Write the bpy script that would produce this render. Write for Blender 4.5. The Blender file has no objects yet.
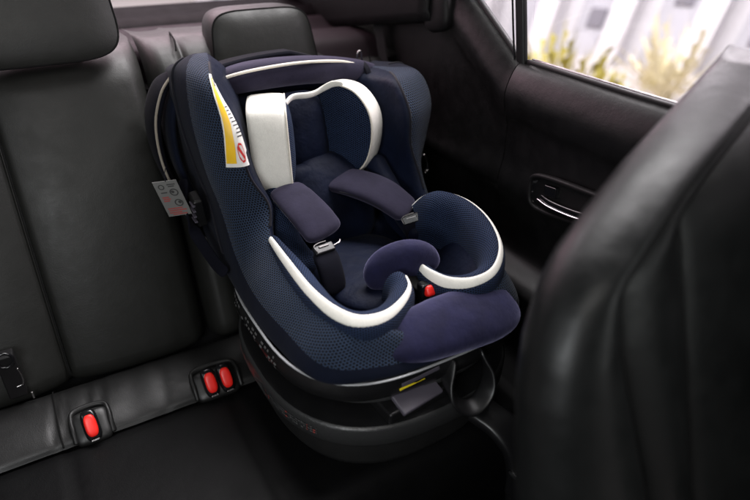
import bpy, math, random
import numpy as np
from mathutils import Vector
R = math.radians
random.seed(7); rng = np.random.default_rng(7)
S = bpy.context.scene
COL = S.collection

# ------------------------------------------------------------------ camera
cam_d = bpy.data.cameras.new('camera'); cam = bpy.data.objects.new('camera', cam_d); COL.objects.link(cam)
cam.location = (0.0, -1.105, 0.865)
cam.rotation_euler = (R(60), 0, R(-30))
cam_d.sensor_width = 36; cam_d.lens = 28.8
cam_d.clip_start = 0.02; cam_d.clip_end = 200
cam_d.dof.use_dof = True; cam_d.dof.focus_distance = 1.12; cam_d.dof.aperture_fstop = 1.7
S.camera = cam
S.view_settings.view_transform = 'Standard'; S.view_settings.look = 'None'
S.view_settings.exposure = 0.0; S.view_settings.gamma = 1.0
S.cycles.use_denoising = True
S.cycles.max_bounces = 6

# ------------------------------------------------------------------ world and lamps
w = bpy.data.worlds.new('World'); S.world = w; w.use_nodes = True
w.node_tree.nodes['Background'].inputs[0].default_value = (0.72, 0.66, 0.74, 1)
w.node_tree.nodes['Background'].inputs[1].default_value = 0.018

def area(name, loc, aim, sx, sy, power, color=(1, 1, 1)):
    d = bpy.data.lights.new(name, 'AREA'); d.shape = 'RECTANGLE'; d.size = sx; d.size_y = sy
    d.energy = power; d.color = color
    o = bpy.data.objects.new(name, d); COL.objects.link(o); o.location = loc
    o.rotation_euler = (Vector(aim) - Vector(loc)).to_track_quat('-Z', 'Y').to_euler()
    return o
area('windshield_light', (-0.35, -1.70, 1.65), (0.45, -0.2, 0.35), 1.0, 0.6, 10.0, (1.0, 0.97, 0.93))
area('left_window_light', (-1.3, -0.60, 1.10), (0.4, -0.1, 0.40), 0.8, 0.4, 2.0, (0.95, 0.97, 1.0))
area('right_window_light', (1.15, -0.45, 1.00), (0.6, -0.35, 0.30), 0.9, 0.35, 9.0, (1.0, 0.90, 0.96))
area('rear_window_light', (0.15, 0.85, 1.15), (0.25, 0.1, 0.5), 1.2, 0.4, 8.0, (1.0, 0.66, 0.76))
area('base_fill_light', (-0.55, -1.25, 0.75), (0.45, -0.45, 0.08), 0.5, 0.3, 8.0, (0.95, 0.98, 1.0))  # added low front fill that lifts the child seat base, no real lamp
area('front_door_window_light', (1.05, -1.75, 0.62), (0.62, -0.85, 0.25), 0.7, 0.45, 4.0, (0.97, 1.0, 0.98))
area('side_sky_light', (1.45, 0.35, 1.40), (0.8, -0.45, 0.55), 0.9, 0.6, 15.0, (1.0, 0.92, 0.96))
area('facade_fill_light', (2.2, 0.5, 4.5), (4.8, 3.0, -0.2), 4.0, 3.0, 900.0, (1.0, 0.97, 0.98))  # unseen lamp added to brighten the facade and shrubs
area('rear_ground_fill_light', (0.0, 5.0, 5.0), (-0.5, 8.0, -0.6), 4.0, 4.0, 900.0, (1.0, 0.92, 0.96))  # unseen lamp added to brighten the ground past the rear window

# ------------------------------------------------------------------ materials
class NT:
    def __init__(s, name):
        s.m = bpy.data.materials.new(name); s.m.use_nodes = True
        s.t = s.m.node_tree; s.n = s.t.nodes; s.l = s.t.links
        s.b = s.n['Principled BSDF']
    def node(s, typ, **k):
        n = s.n.new(typ)
        for a, v in k.items(): setattr(n, a, v)
        return n
    def link(s, a, b): s.l.new(a, b)
    def math(s, op, a, b=None, c=None):
        n = s.node('ShaderNodeMath', operation=op)
        for i, v in enumerate((a, b, c)):
            if v is None: continue
            if isinstance(v, (int, float)): n.inputs[i].default_value = v
            else: s.link(v, n.inputs[i])
        return n.outputs[0]
    def coord(s, kind='Object', scale=None):
        tc = s.node('ShaderNodeTexCoord'); o = tc.outputs[kind]
        if scale:
            mp = s.node('ShaderNodeMapping'); mp.inputs['Scale'].default_value = scale if hasattr(scale, '__len__') else (scale,) * 3
            s.link(o, mp.inputs['Vector']); o = mp.outputs[0]
        return o
    def noise(s, vec, scale, detail=3, rough=0.5):
        n = s.node('ShaderNodeTexNoise'); n.inputs['Scale'].default_value = scale
        n.inputs['Detail'].default_value = detail; n.inputs['Roughness'].default_value = rough
        s.link(vec, n.inputs['Vector']); return n.outputs['Fac']
    def ramp(s, fac, stops):
        n = s.node('ShaderNodeValToRGB'); e = n.color_ramp.elements
        e[0].position, e[0].color = stops[0][0], (*stops[0][1], 1)
        e[1].position, e[1].color = stops[-1][0], (*stops[-1][1], 1)
        for p, c in stops[1:-1]:
            x = e.new(p); x.color = (*c, 1)
        s.link(fac, n.inputs[0]); return n.outputs[0]
    def bump(s, h, strength, dist, normal=None):
        n = s.node('ShaderNodeBump'); n.inputs['Strength'].default_value = strength; n.inputs['Distance'].default_value = dist
        s.link(h, n.inputs['Height'])
        if normal is not None: s.link(normal, n.inputs['Normal'])
        return n.outputs[0]
    def done(s, color=None, rough=None, metal=None, normal=None, spec=None, sheen=None, coat=None, sheentint=None):
        b = s.b
        def put(k, v):
            if v is None: return
            if isinstance(v, (int, float)): b.inputs[k].default_value = v
            elif isinstance(v, tuple): b.inputs[k].default_value = (*v, 1)
            else: s.link(v, b.inputs[k])
        put('Base Color', color); put('Roughness', rough); put('Metallic', metal); put('Normal', normal)
        put('Specular IOR Level', spec); put('Sheen Weight', sheen); put('Coat Weight', coat); put('Sheen Tint', sheentint)
        return s.m

def leather(name, col, rough=0.42, wr=0.0, spec=0.5):
    n = NT(name); c = n.coord()
    v = n.node('ShaderNodeTexVoronoi'); v.inputs['Scale'].default_value = 520; n.link(c, v.inputs['Vector'])
    b1 = n.bump(v.outputs['Distance'], 0.22, 0.0006)
    big = n.noise(c, 14, 4, 0.55)
    b2 = n.bump(big, 0.35, 0.004 + wr, b1)
    r = n.ramp(n.noise(c, 30, 5, 0.6), [(0.3, (rough - 0.06,) * 3), (0.7, (rough + 0.08,) * 3)])
    cc = n.ramp(n.noise(c, 6, 3), [(0.3, tuple(x * 0.8 for x in col)), (0.7, tuple(x * 1.2 for x in col))])
    return n.done(cc, r, 0, b2, spec)

def plastic(name, col, rough=0.4, grain=900, gs=0.25, spec=0.5):
    n = NT(name); c = n.coord()
    b = n.bump(n.noise(c, grain, 2, 0.6), gs, 0.0006)
    r = n.ramp(n.noise(c, 25, 4), [(0.3, (rough - 0.05,) * 3), (0.7, (rough + 0.07,) * 3)])
    return n.done(col, r, 0, b, spec)

def meshfab(name, dark, light, d=0.0062, bump=0.8, rough=0.75, sheen=0.15, thresh=(0.25, 0.75), soft=False):
    """spacer-mesh cloth: a hexagonal net of light yarn over dark holes, in metric UV."""
    n = NT(name)
    uv = n.coord('UV')
    wob = n.node('ShaderNodeTexNoise'); wob.inputs['Scale'].default_value = 25; n.link(uv, wob.inputs['Vector'])
    mx = n.node('ShaderNodeVectorMath', operation='MULTIPLY_ADD')
    n.link(wob.outputs['Color'], mx.inputs[0]); mx.inputs[1].default_value = (0.002, 0.002, 0); n.link(uv, mx.inputs[2])
    sep = n.node('ShaderNodeSeparateXYZ'); n.link(mx.outputs[0], sep.inputs[0])
    X, Y = sep.outputs[0], sep.outputs[1]
    k = 4 * math.pi / (math.sqrt(3) * d)
    def wave(a, b):
        return n.math('COSINE', n.math('ADD', n.math('MULTIPLY', X, a * k), n.math('MULTIPLY', Y, b * k)))
    f = n.math('ADD', n.math('ADD', wave(1, 0), wave(0.5, 0.8660254)), wave(0.5, -0.8660254))
    f = n.math('DIVIDE', n.math('ADD', f, 1.5), 4.5)          # 0 net .. 1 hole centre
    obj = n.coord()
    big = n.noise(obj, 9, 3)
    mid = tuple((a + b) / 2 for a, b in zip(dark, light))
    col = n.ramp(f, [(thresh[0], light), (thresh[1], dark)])
    mixn = n.node('ShaderNodeMix', data_type='RGBA', blend_type='MULTIPLY')
    mixn.inputs[0].default_value = 0.5
    n.link(col, mixn.inputs[6]); n.link(n.ramp(big, [(0.3, (0.55,) * 3), (0.7, (1.3,) * 3)]), mixn.inputs[7])
    inv = n.math('SUBTRACT', 1.0, f)
    b = n.bump(inv, bump, 0.0015)
    b = n.bump(n.noise(obj, 14, 3), 0.25, 0.006, b)
    return n.done(mixn.outputs[2], rough, 0, b, 0.12, sheen * 0.5)

def knit(name, col, rough=0.85, sheen=0.4, weave=1100, big=0.25, var=0.25, sheentint=None, dist=0.006):
    n = NT(name); obj = n.coord()
    wv = n.noise(obj, weave, 2, 0.7)
    b = n.bump(wv, 0.35, 0.0006)
    b = n.bump(n.noise(obj, 16, 4, 0.55), big, dist, b)
    a = n.noise(obj, 22, 5, 0.65)
    cc = n.ramp(a, [(0.25, tuple(x * (1 - var) for x in col)), (0.75, tuple(min(1, x * (1 + var)) for x in col))])
    mixn = n.node('ShaderNodeMix', data_type='RGBA', blend_type='MULTIPLY'); mixn.inputs[0].default_value = 0.6
    n.link(cc, mixn.inputs[6]); n.link(n.ramp(wv, [(0.3, (0.7,) * 3), (0.7, (1.2,) * 3)]), mixn.inputs[7])
    return n.done(mixn.outputs[2], rough, 0, b, 0.10, sheen, None, sheentint)

def flat(name, col, rough=0.5, metal=0.0, spec=0.5, bumpy=0.1):
    n = NT(name); c = n.coord()
    b = n.bump(n.noise(c, 300, 3), bumpy, 0.0005)
    cc = n.ramp(n.noise(c, 40, 3), [(0.3, tuple(x * 0.92 for x in col)), (0.7, tuple(min(1, x * 1.06) for x in col))])
    return n.done(cc, rough, metal, b, spec)

M = {}
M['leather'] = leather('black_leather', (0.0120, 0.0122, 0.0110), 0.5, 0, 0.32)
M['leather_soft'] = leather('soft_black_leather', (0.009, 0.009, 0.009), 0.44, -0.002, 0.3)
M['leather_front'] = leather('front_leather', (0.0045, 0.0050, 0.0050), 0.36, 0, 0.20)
M['cushion'] = leather('shaded_cushion_leather', (0.0024, 0.0024, 0.0026), 0.5, 0, 0.10)  # black leather darkened, the shade low in the cabin is in its colour
M['thread'] = knit('seam_thread', (0.006, 0.006, 0.006), 0.9, 0.0)
M['trim'] = leather('soft_trim', (0.0042, 0.0040, 0.0042), 0.42, 0, 0.40)
M['trim_dark'] = plastic('dark_trim', (0.006, 0.0055, 0.006), 0.55, 900, 0.25, 0.25)
M['shelf'] = plastic('mauve_lit_shelf_vinyl', (0.020, 0.013, 0.016), 0.55, 600, 0.2, 0.10)  # mauve reflection of the rear light put into the vinyl colour
M['trim_rear'] = plastic('mauve_lit_rear_trim', (0.006, 0.0042, 0.005), 0.6, 900, 0.2, 0.05)  # slight mauve tint, pink rear light put into the trim colour
M['gloss'] = plastic('gloss_black', (0.006, 0.006, 0.007), 0.18, 200, 0.03)
M['rubber'] = plastic('rubber', (0.006, 0.006, 0.006), 0.45)
M['mesh'] = meshfab('navy_spacer_mesh', (0.0008, 0.0013, 0.0036), (0.021, 0.035, 0.066), 0.0056, thresh=(0.10, 0.42))
M['mesh_fine'] = meshfab('fine_navy_mesh', (0.0008, 0.0014, 0.0050), (0.016, 0.029, 0.068), 0.0044, 0.7, thresh=(0.08, 0.42), sheen=0.04)
M['navy'] = knit('navy_cloth', (0.0030, 0.0048, 0.0125), 0.8, 0.03)
M['navy_mid'] = knit('navy_satin_cloth', (0.0028, 0.0050, 0.0155), 0.58, 0.02, 1100, 0.6, dist=0.010)
M['navy_dark'] = knit('dark_navy_cloth', (0.0028, 0.003, 0.0065), 0.85, 0.02)
M['purple'] = knit('plum_velvet', (0.0130, 0.0115, 0.0230), 0.8, 0.16, 1300, 0.5, 0.3, (0.75, 0.7, 1.0))
M['velvet'] = knit('violet_navy_velvet', (0.0068, 0.0070, 0.0270), 0.70, 0.36, 1300, 0.45, 0.45, (0.64, 0.62, 1.0), 0.010)
M['white'] = knit('ivory_cloth', (0.74, 0.72, 0.655), 0.75, 0.1, 1300, 0.4, 0.06)
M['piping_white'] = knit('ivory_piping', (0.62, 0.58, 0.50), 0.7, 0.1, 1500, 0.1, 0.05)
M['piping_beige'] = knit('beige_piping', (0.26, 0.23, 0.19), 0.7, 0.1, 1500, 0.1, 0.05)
M['piping_dark'] = knit('dark_piping', (0.006, 0.006, 0.010), 0.6, 0.1, 900, 0.1, 0.05)
M['silver'] = flat('silver_trim', (0.34, 0.35, 0.36), 0.40, 0.3)
M['chrome'] = flat('chrome', (0.45, 0.44, 0.46), 0.22, 1.0)
M['steel'] = flat('steel', (0.42, 0.40, 0.40), 0.25, 1.0)
M['dark_steel'] = flat('dark_steel', (0.10, 0.095, 0.095), 0.42, 1.0)
M['shell'] = plastic('shell_plastic', (0.006, 0.006, 0.0065), 0.36, 700, 0.2)
M['grain'] = plastic('grained_plastic', (0.024, 0.0245, 0.025), 0.34, 380, 1.0)
M['base_grain'] = plastic('base_plastic', (0.012, 0.012, 0.012), 0.45, 420, 0.8)
M['lever'] = plastic('grey_plastic', (0.065, 0.058, 0.075), 0.5)
M['red'] = plastic('red_plastic', (0.78, 0.016, 0.010), 0.4, 300, 0.03)
M['yellow'] = flat('yellow_mark', (0.78, 0.62, 0.02), 0.5)
M['orange'] = flat('orange_mark', (0.7, 0.28, 0.04), 0.5)
M['label_white'] = flat('label_white', (0.72, 0.70, 0.66), 0.45)
M['label_yellow'] = flat('label_yellow', (0.80, 0.48, 0.012), 0.45)
M['label_red'] = flat('label_red', (0.55, 0.03, 0.03), 0.5)
M['label_black'] = flat('label_black', (0.02, 0.02, 0.02), 0.5)
M['tag_grey'] = flat('tag_grey', (0.13, 0.13, 0.125), 0.5)
M['tag_red'] = flat('tag_red', (0.26, 0.05, 0.045), 0.5)
M['tag_dark'] = flat('tag_dark', (0.028, 0.028, 0.028), 0.5)
M['mark_grey'] = flat('mark_grey', (0.07, 0.07, 0.07), 0.5)
M['web'] = knit('black_webbing', (0.0035, 0.0035, 0.004), 0.6, 0.1)
M['carpet'] = knit('floor_carpet', (0.0035, 0.0035, 0.0038), 0.95, 0.1, 400, 0.4)
M['facade'] = flat('painted_facade', (0.66, 0.64, 0.67), 0.7)
M['facade_grey'] = flat('grey_facade', (0.46, 0.45, 0.49), 0.7)
M['facade_glass'] = flat('facade_glass', (0.20, 0.19, 0.22), 0.3)
M['paving'] = flat('paving', (0.50, 0.46, 0.44), 0.8)
def leafmat(name, a, b):
    n = NT(name); return n.done(n.ramp(n.noise(n.coord(), 4, 3), [(0.3, a), (0.7, b)]), 0.5, 0, None, 0.4)
M['leaf'] = leafmat('yellow_green_leaf', (0.24, 0.21, 0.035), (0.46, 0.38, 0.09))
M['leaf_pale'] = leafmat('pale_dry_leaf', (0.62, 0.54, 0.34), (0.72, 0.66, 0.48))
M['stem'] = leafmat('leaf_stem', (0.10, 0.07, 0.04), (0.16, 0.12, 0.06))
def glassmat():
    n = NT('window_glass'); t = n.t
    tr = n.node('ShaderNodeBsdfTransparent'); tr.inputs[0].default_value = (0.92, 0.92, 0.93, 1)
    gl = n.node('ShaderNodeBsdfGlossy'); gl.inputs['Roughness'].default_value = 0.02
    fr = n.node('ShaderNodeFresnel'); fr.inputs[0].default_value = 1.25
    mx = n.node('ShaderNodeMixShader'); n.link(fr.outputs[0], mx.inputs[0]); n.link(tr.outputs[0], mx.inputs[1]); n.link(gl.outputs[0], mx.inputs[2])
    out = [x for x in n.n if x.type == 'OUTPUT_MATERIAL'][0]; n.link(mx.outputs[0], out.inputs[0]); return n.m
M['glass'] = glassmat()
def skymat():
    n = NT('sky_emission')
    em = n.node('ShaderNodeEmission'); em.inputs[0].default_value = (1.0, 0.90, 0.95, 1); em.inputs[1].default_value = 1.05
    out = [x for x in n.n if x.type == 'OUTPUT_MATERIAL'][0]; n.link(em.outputs[0], out.inputs[0]); return n.m
M['sky'] = skymat()

# ------------------------------------------------------------------ object helpers
def thing(name, label, cat, loc, group=None):
    o = bpy.data.objects.new(name, None); COL.objects.link(o); o.location = loc; o.empty_display_size = 0.05
    o['label'] = label; o['category'] = cat
    if group: o['group'] = group
    return o
def wloc(o):
    v = Vector((0, 0, 0))
    while o is not None: v = v + o.location; o = o.parent
    return v
def mkobj(name, verts, faces, mat, parent=None, uv=None, smooth=True, uvfaces=None):
    off = wloc(parent) if parent else Vector((0, 0, 0))
    me = bpy.data.meshes.new(name)
    vv = np.asarray(verts, float) - np.array(off)
    me.from_pydata(vv.tolist(), [], [tuple(f) for f in faces])
    if uv is not None:
        l = me.uv_layers.new(name='UVMap'); uva = np.asarray(uv, float)
        idx = np.empty(len(me.loops), dtype=np.int32); me.loops.foreach_get('vertex_index', idx)
        if uvfaces is not None: l.data.foreach_set('uv', np.asarray(uvfaces, np.float32).ravel())
        else: l.data.foreach_set('uv', uva[idx].astype(np.float32).ravel())
    if smooth: me.polygons.foreach_set('use_smooth', [True] * len(me.polygons))
    me.materials.append(M[mat] if isinstance(mat, str) else mat)
    me.update()
    o = bpy.data.objects.new(name, me); COL.objects.link(o)
    if parent: o.parent = parent
    return o

def cr(P, n, closed=False):
    """Catmull-Rom along axis 0, n samples per segment (centripetal-free, uniform)."""
    P = np.asarray(P, float); N = len(P); out = []
    seg = N if closed else N - 1
    for i in range(seg):
        if closed: a, b, c, d = P[(i - 1) % N], P[i], P[(i + 1) % N], P[(i + 2) % N]
        else:
            b, c = P[i], P[i + 1]
            a = P[i - 1] if i > 0 else 2 * b - c
            d = P[i + 2] if i + 2 < N else 2 * c - b
        for j in range(n):
            t = j / n
            out.append(0.5 * ((2 * b) + (-a + c) * t + (2 * a - 5 * b + 4 * c - d) * t * t + (-a + 3 * b - 3 * c + d) * t ** 3))
    if not closed: out.append(P[-1])
    return np.array(out)
def surf_grid(ctrl, nu, nv, cu=False, cv=False):
    A = np.asarray(ctrl, float)
    A = cr(A, nu, cu)
    A = np.swapaxes(cr(np.swapaxes(A, 0, 1), nv, cv), 0, 1)
    return A
def grid_uv(G):
    du = np.linalg.norm(np.diff(G, axis=0), axis=2); dv = np.linalg.norm(np.diff(G, axis=1), axis=2)
    U = np.concatenate([[0], np.cumsum(du.mean(axis=1))]); 
    V = np.zeros(G.shape[:2]); V[:, 1:] = np.cumsum(dv, axis=1)
    mid = V[:, V.shape[1] // 2][:, None]
    V = V - mid
    uv = np.stack([np.repeat(U[:, None], G.shape[1], 1), V], axis=2)
    return uv
def grid_obj(name, G, mat, parent=None, thick=0.0, cu=False, cv=False, flip=False, caps=False, smooth=True, uvs=None):
    nu, nv = G.shape[:2]
    verts = G.reshape(-1, 3); uv = (grid_uv(G) if uvs is None else uvs).reshape(-1, 2); faces = []
    for i in range(nu if cu else nu - 1):
        for j in range(nv if cv else nv - 1):
            a = i * nv + j; b = ((i + 1) % nu) * nv + j; c = ((i + 1) % nu) * nv + (j + 1) % nv; d = i * nv + (j + 1) % nv
            faces.append((a, d, c, b) if flip else (a, b, c, d))
    if caps and cv:
        faces.append(list(range(nv))[::-1] if not flip else list(range(nv)))
        faces.append([(nu - 1) * nv + j for j in range(nv)] if not flip else [(nu - 1) * nv + j for j in range(nv)][::-1])
    o = mkobj(name, verts, faces, mat, parent, uv, smooth)
    if thick:
        m = o.modifiers.new('solid', 'SOLIDIFY'); m.thickness = abs(thick); m.offset = -1 if thick > 0 else 1
    return o
def sweep(name, pts, mat, parent=None, w=0.01, h=0.01, side=(0, 0, 1), exp=2.0, nseg=8, nring=20, endr=None, closed=False, smoothpath=True):
    """sweep a super-ellipse (half width w along `side`, half height h across) along a path; rounded ends."""
    P = np.asarray(pts, float); n0 = len(P)
    def exppand(v):
        v = np.asarray(v, float)
        if v.ndim == 0: v = np.full(n0, float(v))
        return v
    w_, h_ = exppand(w), exppand(h)
    sd = np.asarray(side, float)
    if sd.ndim == 1: sd = np.tile(sd, (n0, 1))
    A = np.concatenate([P, w_[:, None], h_[:, None], sd], axis=1)
    A = cr(A, nseg, closed) if smoothpath else A
    if not closed:
        L = np.concatenate([[0], np.cumsum(np.linalg.norm(np.diff(A[:, :3], axis=0), axis=1))]); T = L[-1]
        r = endr if endr is not None else min(float(w_.max()), T * 0.45)
        r = min(r, T * 0.49)
        if r > 0:
            ss = np.concatenate([r * (1 - np.cos(np.linspace(0, np.pi / 2, 9))), np.linspace(r, T - r, max(3, len(A)))[1:-1], T - r * (1 - np.cos(np.linspace(np.pi / 2, 0, 9)))])
            A = np.stack([np.interp(ss, L, A[:, k]) for k in range(A.shape[1])], axis=1)
            dist = np.minimum(ss, T - ss) / r
            f = np.where(dist < 1, np.power(np.clip(1 - np.power(1 - np.clip(dist, 0, 1), exp), 0, 1), 1 / exp), 1.0)
            f = np.maximum(f, 0.02)
        else: f = np.ones(len(A))
    else: f = np.ones(len(A))
    p = A[:, :3]
    if closed: t = np.roll(p, -1, 0) - np.roll(p, 1, 0)
    else: t = np.gradient(p, axis=0)
    t /= np.linalg.norm(t, axis=1)[:, None] + 1e-12
    s = A[:, 5:8]; s = s - (s * t).sum(1)[:, None] * t; s /= np.linalg.norm(s, axis=1)[:, None] + 1e-12
    nn = np.cross(t, s)
    ang = np.linspace(0, 2 * np.pi, nring, endpoint=False)
    ca, sa = np.cos(ang), np.sin(ang)
    cx = np.sign(ca) * np.abs(ca) ** (2 / exp); cy = np.sign(sa) * np.abs(sa) ** (2 / exp)
    G = p[:, None] + s[:, None] * (A[:, 3] * f)[:, None, None] * cx[None, :, None] + nn[:, None] * (A[:, 4] * f)[:, None, None] * cy[None, :, None]
    return grid_obj(name, G, mat, parent, cu=closed, cv=True, caps=not closed)
def tube(name, pts, r, mat, parent=None, nseg=8, closed=False, smoothpath=True, nring=10):
    return sweep(name, pts, mat, parent, r, r, (0.13, 0.21, 0.97), 2.0, nseg, nring, endr=0.5 * r, closed=closed, smoothpath=smoothpath)
def blob(name, c, ax, mat, parent=None, e1=2.5, e2=2.5, nu=40, nv=28, deform=None):
    """super-ellipsoid pillow; ax = three half-axis vectors; e1 = plan exponent (axes 0,1), e2 = thickness exponent (axis 2)."""
    ax = np.asarray(ax, float); c = np.asarray(c, float)
    th = np.linspace(0, 2 * np.pi, nu, endpoint=False); ph = np.linspace(-np.pi / 2, np.pi / 2, nv)
    def sg(x, e): return np.sign(x) * np.abs(x) ** (2 / e)
    TH, PH = np.meshgrid(th, ph, indexing='ij')
    a = sg(np.cos(TH), e1) * sg(np.cos(PH), e2); b = sg(np.sin(TH), e1) * sg(np.cos(PH), e2); d = sg(np.sin(PH), e2)
    if deform: a, b, d = deform(a, b, d)
    G = c + a[..., None] * ax[0] + b[..., None] * ax[1] + d[..., None] * ax[2]
    uv = np.stack([a * np.linalg.norm(ax[0]), b * np.linalg.norm(ax[1])], axis=2)
    return grid_obj(name, G, mat, parent, cu=True, uvs=uv)
def rbox(name, c, half, mat, parent=None, bev=0.003, rot=None, seg=3):
    """bevelled box, rot = 3 column axes or euler z"""
    ax = np.eye(3) if rot is None else np.asarray(rot, float)
    hx, hy, hz = half; c = np.asarray(c, float)
    V = [c + ax[0] * x * hx + ax[1] * y * hy + ax[2] * z * hz for x in (-1, 1) for y in (-1, 1) for z in (-1, 1)]
    F = [(0, 1, 3, 2), (4, 6, 7, 5), (0, 4, 5, 1), (2, 3, 7, 6), (0, 2, 6, 4), (1, 5, 7, 3)]
    o = mkobj(name, V, F, mat, parent, uv=[(0, 0)] * 8)
    m = o.modifiers.new('bev', 'BEVEL'); m.width = min(bev, 0.45 * min(half) * 2); m.segments = seg; m.limit_method = 'NONE'
    try: m.harden_normals = True
    except Exception: pass
    return o
def quads(name, polys, mat, parent=None, smooth=False):
    """several flat polygons (writing, marks) as one part's mesh"""
    V, F = [], []
    for p in polys:
        F.append(list(range(len(V), len(V) + len(p)))); V += [tuple(x) for x in p]
    return mkobj(name, V, F, mat, parent, smooth=smooth)
def nrm(v): v = np.asarray(v, float); return v / np.linalg.norm(v)
def structure(o, kind='structure'): o['kind'] = kind; return o

CX = 0.48
# ================================================================== SETTING
structure(mkobj('ground', [(-30, -30, -0.62), (60, -30, -0.62), (60, 60, -0.62), (-30, 60, -0.62)], [(0, 1, 2, 3)], 'paving', smooth=False))
structure(mkobj('car_floor', [(-0.95, -2.2, -0.30), (0.90, -2.2, -0.30), (0.90, -0.42, -0.30), (-0.95, -0.42, -0.30),
                              (0.90, -0.40, -0.12), (-0.95, -0.40, -0.12)], [(0, 1, 2, 3), (3, 2, 4, 5)], 'carpet', smooth=False))
# sky backdrop: a tall curved wall far behind and to the right
ang = np.linspace(R(-60), R(140), 40)
G = np.array([[(26 * math.cos(a), 26 * math.sin(a), z) for z in np.linspace(-1, 9, 6)] for a in ang])
structure(grid_obj('sky', G, 'sky'))

# ================================================================== REAR BENCH
bench = thing('rear_bench_seat', 'black leather rear bench seat with tall backrest that the child seat stands on', 'car seat', (0.1, 0.0, 0.0))
TAN = 0.364
def back_panel(x0, x1, seams, z0, z1, name, dy=0.0):
    xs = sorted(set(list(np.linspace(x0, x1, 60)) + [x0 + k * 0.004 for k in range(12)] + [x1 - k * 0.004 for k in range(12)] +
                    [s + d for s in seams for d in np.linspace(-0.03, 0.03, 13)]))
    xs = [x for x in xs if x0 <= x <= x1]
    zs = np.concatenate([z0 + 0.04 * (1 - np.cos(np.linspace(0, np.pi / 2, 8))), np.linspace(z0 + 0.045, z1 - 0.065, 30), z1 - 0.06 * (1 - np.sin(np.linspace(0, np.pi / 2, 14)))])
    G = np.zeros((len(zs), len(xs), 3))
    edges = [x0] + list(seams) + [x1]
    for i, z in enumerate(zs):
        for j, x in enumerate(xs):
            y = TAN * z + dy
            for a, b in zip(edges[:-1], edges[1:]):
                if a <= x <= b:
                    q = (x - a) / (b - a) * 2 - 1
                    y -= 0.022 * (1 - abs(q) ** 3.0)
            y += 0.008
            for sx in seams: y += 0.008 * math.exp(-((x - sx) / 0.006) ** 2)
            for e in (x0, x1):
                d = abs(x - e)
                if d < 0.035: y += 0.045 * (1 - math.sqrt(max(0, 1 - (1 - d / 0.035) ** 2)))
            d = z1 - z
            if d < 0.06: y += 0.085 * (1 - math.sqrt(max(0, 1 - (1 - d / 0.06) ** 2)))
            d = z - z0
            if d < 0.05: y += 0.04 * (1 - math.sqrt(max(0, 1 - (1 - d / 0.05) ** 2)))
            y -= 0.012 * math.sin((z - 0.05) / 0.55 * math.pi) 
            G[i, j] = (x, y, z)
    if dy:
        q = np.clip((G[:, :, 0] - 0.50) / 0.22, 0, 1); q = q * q * (3 - 2 * q)
        G[:, :, 2] -= 0.10 * q * np.clip((G[:, :, 2] - 0.25) / 0.3, 0, 1)
    # extend backwards on top
    top = G[-1].copy(); top[:, 1] += 0.10; top[:, 2] -= 0.005
    G = np.concatenate([G, top[None]], axis=0)
    b = grid_obj(name, G, 'leather', bench, flip=True)
    for sx in seams:
        pts = [(sx, TAN * z + dy + 0.0065 - 0.012 * math.sin((z - 0.05) / 0.55 * math.pi) , z) for z in np.linspace(z0 + 0.03, z1 - 0.06, 14)]
        tube('seam', pts, 0.0016, 'thread', b)
    return b
back_panel(-0.62, 0.215, [-0.345, -0.072], 0.0, 0.612, 'backrest')
rp = back_panel(0.222, 0.83, [0.30, 0.74], 0.0, 0.618, 'backrest', 0.004)
rp['label'] = 'right-hand backrest section behind the child seat'
# stitched cap line on the right backrest top
tube('seam', [(0.285, 0.215, 0.600), (0.29, 0.235, 0.6155), (0.295, 0.28, 0.6195), (0.30, 0.32, 0.6195)], 0.0018, 'thread', rp)
mkobj('seat_carcass', [(-0.7, 0.045, -0.06), (0.86, 0.045, -0.06), (0.86, 0.05 + TAN * 0.50, 0.49), (-0.7, 0.05 + TAN * 0.57, 0.57), (-0.7, -0.50, -0.10), (0.86, -0.50, -0.10), (0.86, 0.34, 0.49), (-0.7, 0.34, 0.575), (0.86, 0.34, -0.3), (-0.7, 0.34, -0.3)],
      [(0, 1, 2, 3), (4, 5, 1, 0), (3, 2, 6, 7), (7, 6, 8, 9)], 'carpet', bench, smooth=False)
# cushion: rear roll with wrinkles + flat seat
prof = [(0.03, -0.03), (0.012, 0.0), (-0.012, 0.016), (-0.05, 0.018), (-0.10, 0.010), (-0.132, -0.002), (-0.142, -0.014)]
xs = np.linspace(-0.62, 0.84, 220)
pr = cr(prof, 5)
G = np.zeros((len(xs), len(pr), 3))
for i, x in enumerate(xs):
    for j, (y, z) in enumerate(pr):
        wob = 0.0
        for cx_, a_, s_ in ((-0.113, 0.006, 0.006), (-0.095, 0.004, 0.004), (-0.055, 0.006, 0.007), (-0.03, 0.005, 0.008), (0.09, 0.004, 0.012), (0.03, 0.003, 0.02), (0.17, 0.004, 0.015)):
            wob -= 0.5 * a_ * math.exp(-((x - cx_ - 0.15 * (y + 0.07)) / s_) ** 2)
        wob += 0.0015 * math.sin(x * 22 + y * 14)
        G[i, j] = (x, y, z + wob * (1 if -0.14 < y < 0 else 0.3))
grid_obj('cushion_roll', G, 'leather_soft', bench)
tube('seam', [(-0.11, y, z + 0.004) for y, z in prof[1:]], 0.0013, 'thread', bench)
Gc = []
for x in np.linspace(-0.62, 0.84, 120):
    row = []
    for y in np.concatenate([np.linspace(-0.120, -0.46, 40), -0.46 - 0.06 * np.sin(np.linspace(0.1, np.pi / 2, 10))]):
        z = -0.012 - 0.012 * math.exp(-((y + 0.13) / 0.02) ** 2)
        for sx in (-0.10, 0.205, 0.70): z -= 0.006 * math.exp(-((x - sx) / 0.006) ** 2)
        z -= 0.004 * math.exp(-((y + 0.30) / 0.006) ** 2) * 0
        if y < -0.46:
            q = (-0.46 - y) / 0.06; z -= 0.10 * (1 - math.sqrt(max(0, 1 - q * q)))
        row.append((x, y, z))
    row.append((x, -0.515, -0.25)); Gc.append(row)
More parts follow.
